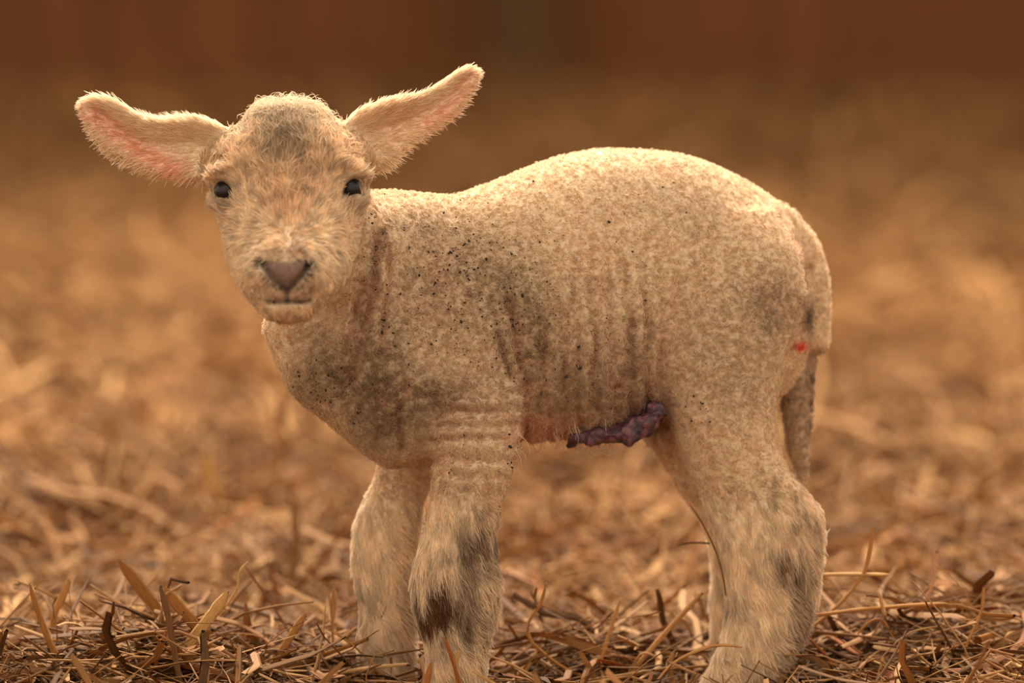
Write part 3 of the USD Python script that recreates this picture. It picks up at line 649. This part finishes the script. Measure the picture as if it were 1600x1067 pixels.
rib = np.clip((uB - 840) / 60, 0, 1) * np.clip((1080 - uB) / 60, 0, 1) * np.clip((vB - 330) / 120, 0, 1)
rib_wave = np.sin((uB - 0.05 * (vB - 400)) / 4.3 + 6 * fbm(B / [60, 90, 60], 2, 8) + 1.5 * fbm(B / 14, 2, 18))
disp += rib * 3.0 * rib_wave
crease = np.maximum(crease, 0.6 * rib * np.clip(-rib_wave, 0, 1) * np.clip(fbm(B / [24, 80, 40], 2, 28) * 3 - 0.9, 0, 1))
leg_wr = np.clip((vB - 600) / 40, 0, 1) * np.clip((790 - vB) / 50, 0, 1) * (uB > 650) * (uB < 830)
disp += leg_wr * 1.8 * np.sin(vB / 4.2 + 6 * fbm(B / 50, 2, 9))
disp += 3.0 * (fbm(B / 14, 3, 21) - 0.5) * torso_like
B = B + N * (disp * np.where(torso_like > 0.3, 1, torso_like / 0.3) * (wB > -330))[:, None]
N = normals_of(B, tri)
uB, vB, wB = B.T

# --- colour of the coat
CREAM = np.array(lin(226, 204, 172)); PALE = np.array(lin(244, 226, 196)); GREY = np.array(lin(122, 98, 70)); PINK = np.array(lin(214, 156, 130)); BROWN = np.array(lin(116, 78, 50)); TAN = np.array(lin(206, 168, 126)); DARK = np.array(lin(48, 38, 34)); NOSEC = np.array(lin(108, 82, 70))


def mixc(c, to, a):
    a = np.clip(a, 0, 1)[:, None]
    return c * (1 - a) + to * a


def blob(p, cu, cv, ru, rv, soft=1.0):
    return np.exp(-(((p[:, 0] - cu) / ru) ** 2 + ((p[:, 1] - cv) / rv) ** 2) ** soft)


GRIME = [(720, 430, 80, 70, .34), (800, 470, 50, 80, .4), (590, 590, 42, 90, .6), (540, 600, 60, 60, .5), (600, 660, 40, 50, .65), (680, 620, 60, 26, .6), (640, 640, 50, 40, .35), (840, 540, 40, 80, .48), (990, 590, 40, 60, .45), (930, 620, 60, 50, .45), (1205, 470, 50, 60, .45),
         (1000, 300, 110, 40, .15), (1110, 330, 60, 50, .15), (660, 350, 60, 26, .3), (1170, 600, 50, 60, .18), (500, 560, 40, 50, .4), (880, 650, 50, 30, .4), (470, 620, 40, 26, .3), (640, 500, 120, 150, .2), (1000, 500, 170, 120, .16), (880, 580, 130, 60, .25), (1130, 560, 80, 100, .15), (740, 640, 80, 60, .2)]


def coat(p, reg, crs=None, nrm=None):
    c = np.repeat(CREAM[None], len(p), 0)
    u, v, w = p.T
    near = w < axis_w(u) + 30
    f1 = fbm(p / 40, 3, 41); f2 = fbm(p / 11, 2, 42)
    body = (reg != HEAD) & (reg != EAR)
    c = mixc(c, TAN, 0.6 * np.clip(f1 - 0.40, 0, 1) + 0.12)
    g = np.zeros(len(p))
    for cu, cv, ru, rv, a in GRIME:
        g = 1 - (1 - g) * (1 - a * blob(p, cu, cv, ru, rv))
    g = g * (0.45 + 1.1 * f2) * body
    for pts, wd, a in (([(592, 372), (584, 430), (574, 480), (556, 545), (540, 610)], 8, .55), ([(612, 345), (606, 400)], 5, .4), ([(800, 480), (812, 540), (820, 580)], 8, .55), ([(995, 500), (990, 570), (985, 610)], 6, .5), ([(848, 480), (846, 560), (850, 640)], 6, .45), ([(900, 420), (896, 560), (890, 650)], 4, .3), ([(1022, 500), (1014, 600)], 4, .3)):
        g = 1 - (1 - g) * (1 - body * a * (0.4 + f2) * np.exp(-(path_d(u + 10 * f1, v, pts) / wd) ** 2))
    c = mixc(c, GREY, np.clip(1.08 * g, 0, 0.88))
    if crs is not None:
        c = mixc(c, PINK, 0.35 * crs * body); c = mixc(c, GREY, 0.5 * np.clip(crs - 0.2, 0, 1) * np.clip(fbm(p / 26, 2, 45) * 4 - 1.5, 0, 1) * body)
    c = mixc(c, PINK, 0.25 * np.clip(fbm(p / 30 + 9, 2, 44) - 0.5, 0, 1) * 2 * body)
    # belly skin, umbilicus surroundings
    c = mixc(c, PINK, 0.6 * blob(p, 860, 672, 60, 26)); c = mixc(c, np.array(lin(110, 66, 62)), 0.9 * blob(p, 1012, 655, 34, 40))
    # legs
    leg = reg == LEG
    c = mixc(c, PALE, 0.5 * leg * np.clip((v - 760) / 60, 0, 1))
    br = 1.1 * blob(p, 690, 942, 50, 40) + 0.5 * blob(p, 660, 975, 24, 20) + 0.5 * blob(p, 720, 990, 40, 20) + 0.65 * blob(p, 740, 850, 50, 40) + 0.6 * blob(p, 720, 770, 40, 30) * 0.4
    br += 0.75 * blob(p, 1232, 880, 30, 30) + 0.6 * blob(p, 1250, 960, 22, 60) + 0.4 * blob(p, 1225, 760, 40, 30) + 0.5 * blob(p, 1262, 820, 26, 20) + 0.9 * blob(p, 560, 940, 22, 36) + 0.5 * blob(p, 610, 1020, 40, 24) + 0.4 * blob(p, 1150, 940, 16, 20)  # tall blob low at the hind leg's rear is shade put into the brown
    c = mixc(c, BROWN, leg * br * np.clip(3.2 * fbm(p / [11, 30, 11], 2, 49) - 0.7, 0, 1.4))
    # rump end and tail
    c = mixc(c, np.array(lin(92, 66, 48)), 0.9 * blob(p, 1262, 496, 9, 26) * (reg != TAIL)); c = mixc(c, np.array(lin(214, 70, 40)), 1.4 * blob(p, 1250, 541, 9, 6))  # crack beside the tail: its shade put into the colour; then the red mark
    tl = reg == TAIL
    for cv in (590, 632, 668, 726):
        c = mixc(c, DARK, tl * 0.75 * blob(p, 1268, cv, 7, 10))
    c = mixc(c, BROWN, tl * 0.5 * np.clip((v - 535) / 20, 0, 1))  # lower tail browner: dirt, with its shade put into the colour too
    # head
    hd = reg == HEAD
    c = mixc(c, np.array(lin(210, 166, 122)), 0.34 * hd * (blob(p, 350, 245, 50, 36) + blob(p, 545, 240, 56, 36) + 0.7 * blob(p, 450, 260, 90, 60) + blob(p, 450, 330, 54, 60)))
    c = mixc(c, PALE, 0.6 * hd * (blob(p, 385, 370, 40, 70) + blob(p, 510, 370, 34, 60) + blob(p, 450, 165, 80, 16)))
    c = mixc(c, GREY * 0.8, hd * 0.8 * (blob(p, 440, 222, 44, 34) * (0.2 + 1.2 * f2)))
    c = mixc(c, GREY, hd * 0.35 * blob(p, 450, 185, 60, 26) * f2 * 2)
    c = mixc(c, BROWN, hd * (0.55 * blob(p, 448, 398, 38, 16) + 0.4 * blob(p, 463, 382, 12, 20) + 0.45 * blob(p, 415, 446, 16, 22) + 0.45 * blob(p, 482, 446, 16, 22)))
    nose = nose_mask(p) * hd
    c = mixc(c, NOSEC * (0.6 + 0.8 * fbm(p / 5, 2, 48))[:, None] * np.clip(1.35 - np.abs(u - 448) / 60 - np.maximum(v - 425, 0) / 60, 0.5, 1.4)[:, None], 1.2 * nose)
    vd = np.minimum(path_d(u, v, [(408, 408), (420, 430), (448, 456)]), path_d(u, v, [(486, 408), (474, 430), (448, 456)]))
    md = path_d(u, v, [(418, 470), (430, 472), (449, 471), (468, 472), (484, 469)])
    c = mixc(c, DARK, hd * 0.9 * np.exp(-(vd / 6) ** 2)); c = mixc(c, DARK, hd * (blob(p, 411, 412, 6, 7) + blob(p, 481, 412, 6, 7))); c = mixc(c, DARK * 1.2, hd * (0.9 * np.exp(-(md / 4.5) ** 2) + 0.9 * np.exp(-(path_d(u, v, [(448, 452), (449, 470)]) / 4) ** 2)))
    c = mixc(c, np.array(lin(150, 110, 96)), hd * 0.6 * (blob(p, 432, 462, 14, 7) + blob(p, 466, 462, 14, 7)))
    for eu, ev, sl in ((351, 297, 1), (549, 293, -1)):
        c = mixc(c, BROWN * 0.4, hd * 0.95 * blob(p, eu, ev + 1, 15, 21)); c = mixc(c, BROWN, hd * 0.5 * blob(p, eu - 3 * sl, ev + 28, 14, 12)); c = mixc(c, TAN * 0.8, hd * 0.5 * blob(p, eu + 14 * sl, ev - 32, 34, 14))
    ea = reg == EAR
    c = mixc(c, PALE, 0.55 * ea)
    pk = np.maximum(np.exp(-(path_d(u, v, [(150, 178), (190, 210), (230, 238), (285, 264)]) / 15) ** 2), 0.75 * np.exp(-(path_d(u, v, [(730, 122), (700, 165), (660, 192)]) / 11) ** 2))
    c = mixc(c, np.array(lin(224, 146, 116)), ea * 0.6 * pk); c = mixc(c, np.array(lin(236, 190, 150)), ea * 0.35 * blob(p, 620, 195, 60, 40))
    return c


def nose_mask(p):
    d = poly_sdf(p[:, 0], p[:, 1], [(412, 408), (428, 407), (448, 411), (468, 407), (484, 408), (475, 426), (449, 454), (421, 426)])
    return np.clip(0.5 - d / 6, 0, 1) * (p[:, 2] < -380)


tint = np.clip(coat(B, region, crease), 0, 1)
lamb = thing('lamb', 'cream newborn lamb standing side-on in the straw, head turned to face the viewer', 'lamb')
LAMB = str(lamb.GetPath())
PV = lambda g, name, data, interp: UsdGeom.PrimvarsAPI(g).CreatePrimvar(name, T.Color3fArray, interp).Set(Vt.Vec3fArray.FromNumpy(np.asarray(data, np.float32)))
WORLD = P(*B.T)
flip = np.linalg.det(np.stack([RIGHT, -UP, FWD])) < 0
ftri = tri[:, ::-1] if flip else tri
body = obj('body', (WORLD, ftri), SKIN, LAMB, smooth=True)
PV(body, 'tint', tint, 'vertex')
# nose leather
nm = nose_mask(B) * (region == HEAD)
nf = ftri[(nm[ftri] > 0.5).all(1)]
ui, inv = np.unique(nf, return_inverse=True)
nose = obj('nose', (P(*(B[ui] + N[ui] * 0.8).T), inv.reshape(-1, 3)), NOSE, LAMB, smooth=True)
PV(nose, 'tint', tint[ui], 'vertex'); tag(nose, label='bare grey-brown nose')
for eu, ev, ew, sgn in ((352, 298, -310, -1), (548, 294, -310, 1)):
    e = trimesh.creation.icosphere(3, 1.0)
    ev_ = e.vertices * [19, 19, 19] + [eu - sgn * 1, ev, ew]
    obj('eye', (P(*ev_.T), e.faces[:, ::-1] if flip else e.faces), EYE, LAMB, smooth=True)
for (u0, v0, w0) in ((712, 1112, NF - 6), (604, 1092, FF - 6), (1140, 1112, NH - 6), (1145, 1062, FH - 6)):
    parts = []
    for sg in (-1, 1):
        c = np.array(P(u0 - 6, v0, w0 + sg * 17)); top = np.array(P(u0 + 6, v0 - 24, w0 + sg * 14))
        import manifold3d as m3
        pts = []
        for k in range(10):
            a = 2 * np.pi * k / 10
            pts.append([c[0] + 0.016 * math.cos(a) - 0.006 * (math.cos(a) < 0), c[1] + 0.0085 * math.sin(a), c[2] - 0.008])
            pts.append([top[0] + 0.012 * math.cos(a), top[1] + 0.008 * math.sin(a), top[2]])
        parts.append(m3.Manifold.hull_points(np.array(pts)))
    hm = parts[0] + parts[1]
    obj('hoof', hm, HOOF, LAMB, smooth=40)

# umbilical scab
scab_pts = [(1026, 640, -66, 12), (1010, 658, -72, 19), (984, 672, -72, 20), (955, 678, -70, 13), (928, 680, -68, 17), (903, 686, -66, 12)]
su, sv, sw = (np.arange(a, b, 3.0) for a, b in ((870, 1065), (605, 730), (-150, -50)))
gu, gv, gw = np.meshgrid(su, sv, sw, indexing='ij')
sd = chain_d(gu, gv, gw, scab_pts) + 36 * (fbm(np.stack([gu, gv, gw], -1) / [24, 17, 20], 4, 78) - 0.47)
vv, qq, _ = surface_nets(sd.astype(np.float32))
sc = np.array([su[0], sv[0], sw[0]]) + vv * 3.0
st = np.vstack([qq[:, [0, 1, 2]], qq[:, [0, 2, 3]]])
tag(obj('umbilical_scab', (P(*sc.T), st), SCAB, LAMB, smooth=True), label='dark purple dried umbilical stump under the belly')

# ------------------------------------------------------------------ wool and hair
hr = np.random.default_rng(21)


def sample(density, count):
    a, b, c = B[tri[:, 0]], B[tri[:, 1]], B[tri[:, 2]]
    area = np.linalg.norm(np.cross(b - a, c - a), axis=1) * density[tri].mean(1)
    f = hr.choice(len(tri), count, p=area / area.sum())
    r1, r2 = np.sqrt(hr.random(count)), hr.random(count)
    bc = np.stack([1 - r1, r1 * (1 - r2), r1 * r2], 1)
    t = tri[f]
    p = (B[t] * bc[..., None]).sum(1); nn = (N[t] * bc[..., None]).sum(1); nn /= np.linalg.norm(nn, axis=1, keepdims=True)
    return p, nn, region[t[:, 0]], (tint[t] * bc[..., None]).sum(1)


def grow(name, p, nn, comb, length, lift, curl, color, width, npts=4, label=None):
    """comb: wanted direction per hair in (u, v, w); laid along the skin, lifted, and curled."""
    k = len(p)
    comb = comb - (comb * nn).sum(1, keepdims=True) * nn
    comb /= np.linalg.norm(comb, axis=1, keepdims=True) + 1e-9
    d = comb * (1 - lift[:, None]) + nn * lift[:, None]
    d /= np.linalg.norm(d, axis=1, keepdims=True)
    side = np.cross(d, nn); side /= np.linalg.norm(side, axis=1, keepdims=True) + 1e-9
    t = np.linspace(0, 1, npts)
    ph = hr.uniform(0, 2 * np.pi, k)
    fall = (comb - d) * 0.5
    out = p[:, None] - nn[:, None] * 1.0 + length[:, None, None] * (d[:, None] * t[None, :, None] + fall[:, None] * (t ** 2)[None, :, None])
    wig = curl[:, None] * (np.sin(ph[:, None] + 5.0 * t[None]) - np.sin(ph)[:, None])
    wig2 = curl[:, None] * (np.cos(ph[:, None] + 5.0 * t[None]) - np.cos(ph)[:, None])
    out = out + side[:, None] * wig[..., None] + nn[:, None] * (wig2[..., None] * 0.5)
    pts = P(*out.reshape(-1, 3).T)
    c = UsdGeom.BasisCurves.Define(stage, numbered(LAMB, name))
    c.CreateTypeAttr('linear'); c.CreateWrapAttr('nonperiodic')
    c.CreateCurveVertexCountsAttr(Vt.IntArray.FromNumpy(np.full(k, npts, np.int32)))
    c.CreatePointsAttr(Vt.Vec3fArray.FromNumpy(pts.astype(np.float32)))
    wd = width[:, None] * np.interp(t, [0, 0.6, 1], [1, 0.8, 0.25])[None] / 2000.0
    c.CreateWidthsAttr(Vt.FloatArray.FromNumpy(wd.ravel().astype(np.float32))); c.SetWidthsInterpolation('vertex')
    PV(c, 'tint', np.repeat(np.clip(color, 0, 1), npts, 0), 'vertex')
    UsdShade.MaterialBindingAPI.Apply(c.GetPrim()).Bind(HAIR)
    tag(c, kind='stuff', label=label)
    return c


facing = np.clip(0.35 + 0.65 * (N[:, 2] < 0.25), 0, 1)
woolly = ((region == TORSO) | (region == TAIL) | ((region == LEG) & (vB < 780))).astype(float)
scabby = np.clip(1 - 1.2 * blob(B, 985, 685, 50, 16), 0, 1)
p, nn, rg, col = sample(woolly * facing * scabby, 84000)
nz = np.stack([fbm(p / 6.5 + 31 * i, 2, 60 + i) - 0.5 for i in range(3)], 1)
comb = nz * 3 + np.array([0.25, 0.6, 0]) * 0.5 + hr.normal(size=p.shape) * 0.35
col = col * (1.0 + 0.9 * (fbm(p / 4, 2, 66) - 0.5))[:, None] * hr.uniform(0.9, 1.12, (len(p), 1))
grow('wool', p, nn, comb, hr.uniform(6, 11, len(p)), hr.uniform(0.35, 0.8, len(p)), hr.uniform(0.8, 2.2, len(p)), col, hr.uniform(1.0, 1.7, len(p)), label='short tight curls of cream wool')

lips = np.minimum(path_d(uB, vB, [(418, 470), (430, 472), (449, 471), (468, 472), (484, 469)]), path_d(uB, vB, [(448, 452), (449, 470)]))
face = ((region == HEAD).astype(float) * (1 - nose_mask(B))) * np.clip((lips - 4) / 5, 0, 1) * np.clip(1 - 2.2 * blob(B, 351, 298, 15, 20) - 2.2 * blob(B, 549, 294, 15, 20), 0, 1)
p, nn, rg, col = sample(face * facing, 26000)
c0 = np.stack([(p[:, 0] - 450) * 1.0, (p[:, 1] - 372) * 1.0, np.full(len(p), 20.0)], 1)
c0 /= np.linalg.norm(c0, axis=1, keepdims=True)
nz = np.stack([fbm(p / 22 + 31 * i, 2, 70 + i) - 0.5 for i in range(3)], 1)
comb = c0 + nz * 2.2 + hr.normal(size=p.shape) * 0.2
ln = hr.uniform(11, 22, len(p)) * np.clip(0.45 + np.hypot(p[:, 0] - 448, p[:, 1] - 440) / 120 - 0.2, 0.22, 1.15)
col = mixc(col, np.array(lin(196, 160, 122)), 0.5 * np.clip(fbm(p / 12, 2, 77) - 0.45, 0, 1) * 2)
col = col * (1.0 + 1.5 * (fbm(p / 7, 2, 76) - 0.5))[:, None] * hr.uniform(0.9, 1.1, (len(p), 1))
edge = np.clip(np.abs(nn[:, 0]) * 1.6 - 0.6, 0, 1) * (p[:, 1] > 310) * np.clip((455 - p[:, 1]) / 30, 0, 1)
col = mixc(col, PALE, 0.4 * edge)  # backlit rim of the cheek fuzz, put into the hair colour
grow('face_hair', p, nn, comb, ln + 2 * edge, hr.uniform(0.12, 0.4, len(p)) + 0.12 * edge, hr.uniform(0.2, 0.9, len(p)), col, hr.uniform(1.2, 2.0, len(p)), label='short cream hair of the face')

p, nn, rg, col = sample((region == EAR).astype(float), 13000)
sg = np.sign(p[:, 0] - 450)
comb = np.stack([sg * 1.0, -0.25 * (sg > 0) + 0.1 * (sg < 0) + 0 * sg, 0 * sg], 1) + hr.normal(size=p.shape) * 0.25
mid = np.interp(p[:, 0], [120, 160, 240, 330], [160, 190, 228, 235]); midr = np.interp(p[:, 0], [560, 650, 700, 750], [225, 185, 155, 110])
comb[:, 1] += np.where(sg < 0, p[:, 1] - mid, p[:, 1] - midr) / 45
edge = np.clip(np.abs(np.where(sg < 0, p[:, 1] - mid, p[:, 1] - midr)) / 40, 0, 1)
grow('ear_hair', p, nn, comb, hr.uniform(9, 17, len(p)) + hr.uniform(2, 16, len(p)) * edge, hr.uniform(0.1, 0.4, len(p)), hr.uniform(0.2, 1.0, len(p)), col * hr.uniform(0.9, 1.12, (len(p), 1)), hr.uniform(1.0, 1.8, len(p)), label='fine pale fuzz of the ears')

legm = ((region == LEG) & (vB > 735)).astype(float)
p, nn, rg, col = sample(legm * facing * np.clip((vB - 735) / 60, 0, 1), 24000)
nz = np.stack([fbm(p / 24 + 31 * i, 2, 80 + i) - 0.5 for i in range(3)], 1)
comb = np.array([0.35, 1.0, 0.0]) + nz * 1.6 + hr.normal(size=p.shape) * 0.14
lg = np.clip((p[:, 1] - 740) / 130, 0, 1)
col = col * (1.0 + 1.0 * (fbm(p / [8, 20, 8], 2, 86) - 0.5))[:, None] * hr.uniform(0.88, 1.1, (len(p), 1))
back = np.clip(nn[:, 0], 0, 1)
comb = comb + back[:, None] * np.array([0.5, -0.35, 0])
grow('leg_hair', p, nn, comb, hr.uniform(10, 16, len(p)) + hr.uniform(4, 18, len(p)) * lg, hr.uniform(0.1, 0.34, len(p)) + 0.25 * back, hr.uniform(0.2, 1.4, len(p)), col, hr.uniform(1.2, 2.1, len(p)), label='longer shaggy hair of the lower legs')

# wisps on the poll and under the belly
p, nn, rg, col = sample(blob(B, 430, 160, 70, 16) * (region == HEAD), 260)
grow('poll_wisp', p, nn, hr.normal(size=p.shape), hr.uniform(12, 30, len(p)), hr.uniform(0.5, 0.9, len(p)), hr.uniform(2, 6, len(p)), col, np.full(len(p), 0.9), npts=7)
p, nn, rg, col = sample(blob(B, 930, 690, 60, 20) * (wB < 0), 260)
grow('belly_wisp', p, nn, np.tile([0.2, 1.0, 0], (len(p), 1)), hr.uniform(20, 46, len(p)), hr.uniform(0.5, 0.9, len(p)), hr.uniform(0.5, 2, len(p)), np.repeat(np.array(lin(240, 215, 190))[None], len(p), 0), np.full(len(p), 0.9), npts=5)

# dirt caught in the fleece: tiny real crumbs
dw = np.zeros(len(B))
for cu, cv, ru, rv, a in [(715, 400, 60, 70, 1.2), (800, 420, 60, 60, .7), (690, 500, 60, 70, .6), (500, 610, 50, 40, 1.0), (830, 520, 50, 80, .6), (920, 540, 60, 80, .35), (600, 560, 40, 80, .5), (1090, 630, 30, 16, 1.2), (760, 720, 40, 30, .5), (1000, 330, 90, 60, .15), (590, 400, 20, 60, .7), (780, 660, 60, 50, .15), (420, 220, 0.1, 0.1, 0)]:
    dw += a * blob(B, cu, cv, ru, rv)
p, nn, rg, col = sample(dw * (N[:, 2] < -0.2) * (region != HEAD) * (region != EAR), 760)
ico = trimesh.creation.icosphere(0, 1.0)
sv_, sf_ = [], []
for i in range(len(p)):
    r = hr.gamma(2.0, 0.36) + 0.35
    R_ = trimesh.transformations.random_rotation_matrix(hr.random(3))[:3, :3]
    sv_.append((ico.vertices * [min(r, 3.2) * 1.3, min(r, 3.2) * 0.8, min(r, 3.2) * 0.8]) @ R_.T + p[i] + nn[i] * hr.uniform(3, 7)); sf_.append(ico.faces + 12 * i)
tag(obj('dirt_crumbs', (P(*np.vstack(sv_).T), np.vstack(sf_)), SPECK, LAMB, smooth=False), kind='stuff', label='dark dirt crumbs caught in the fleece')
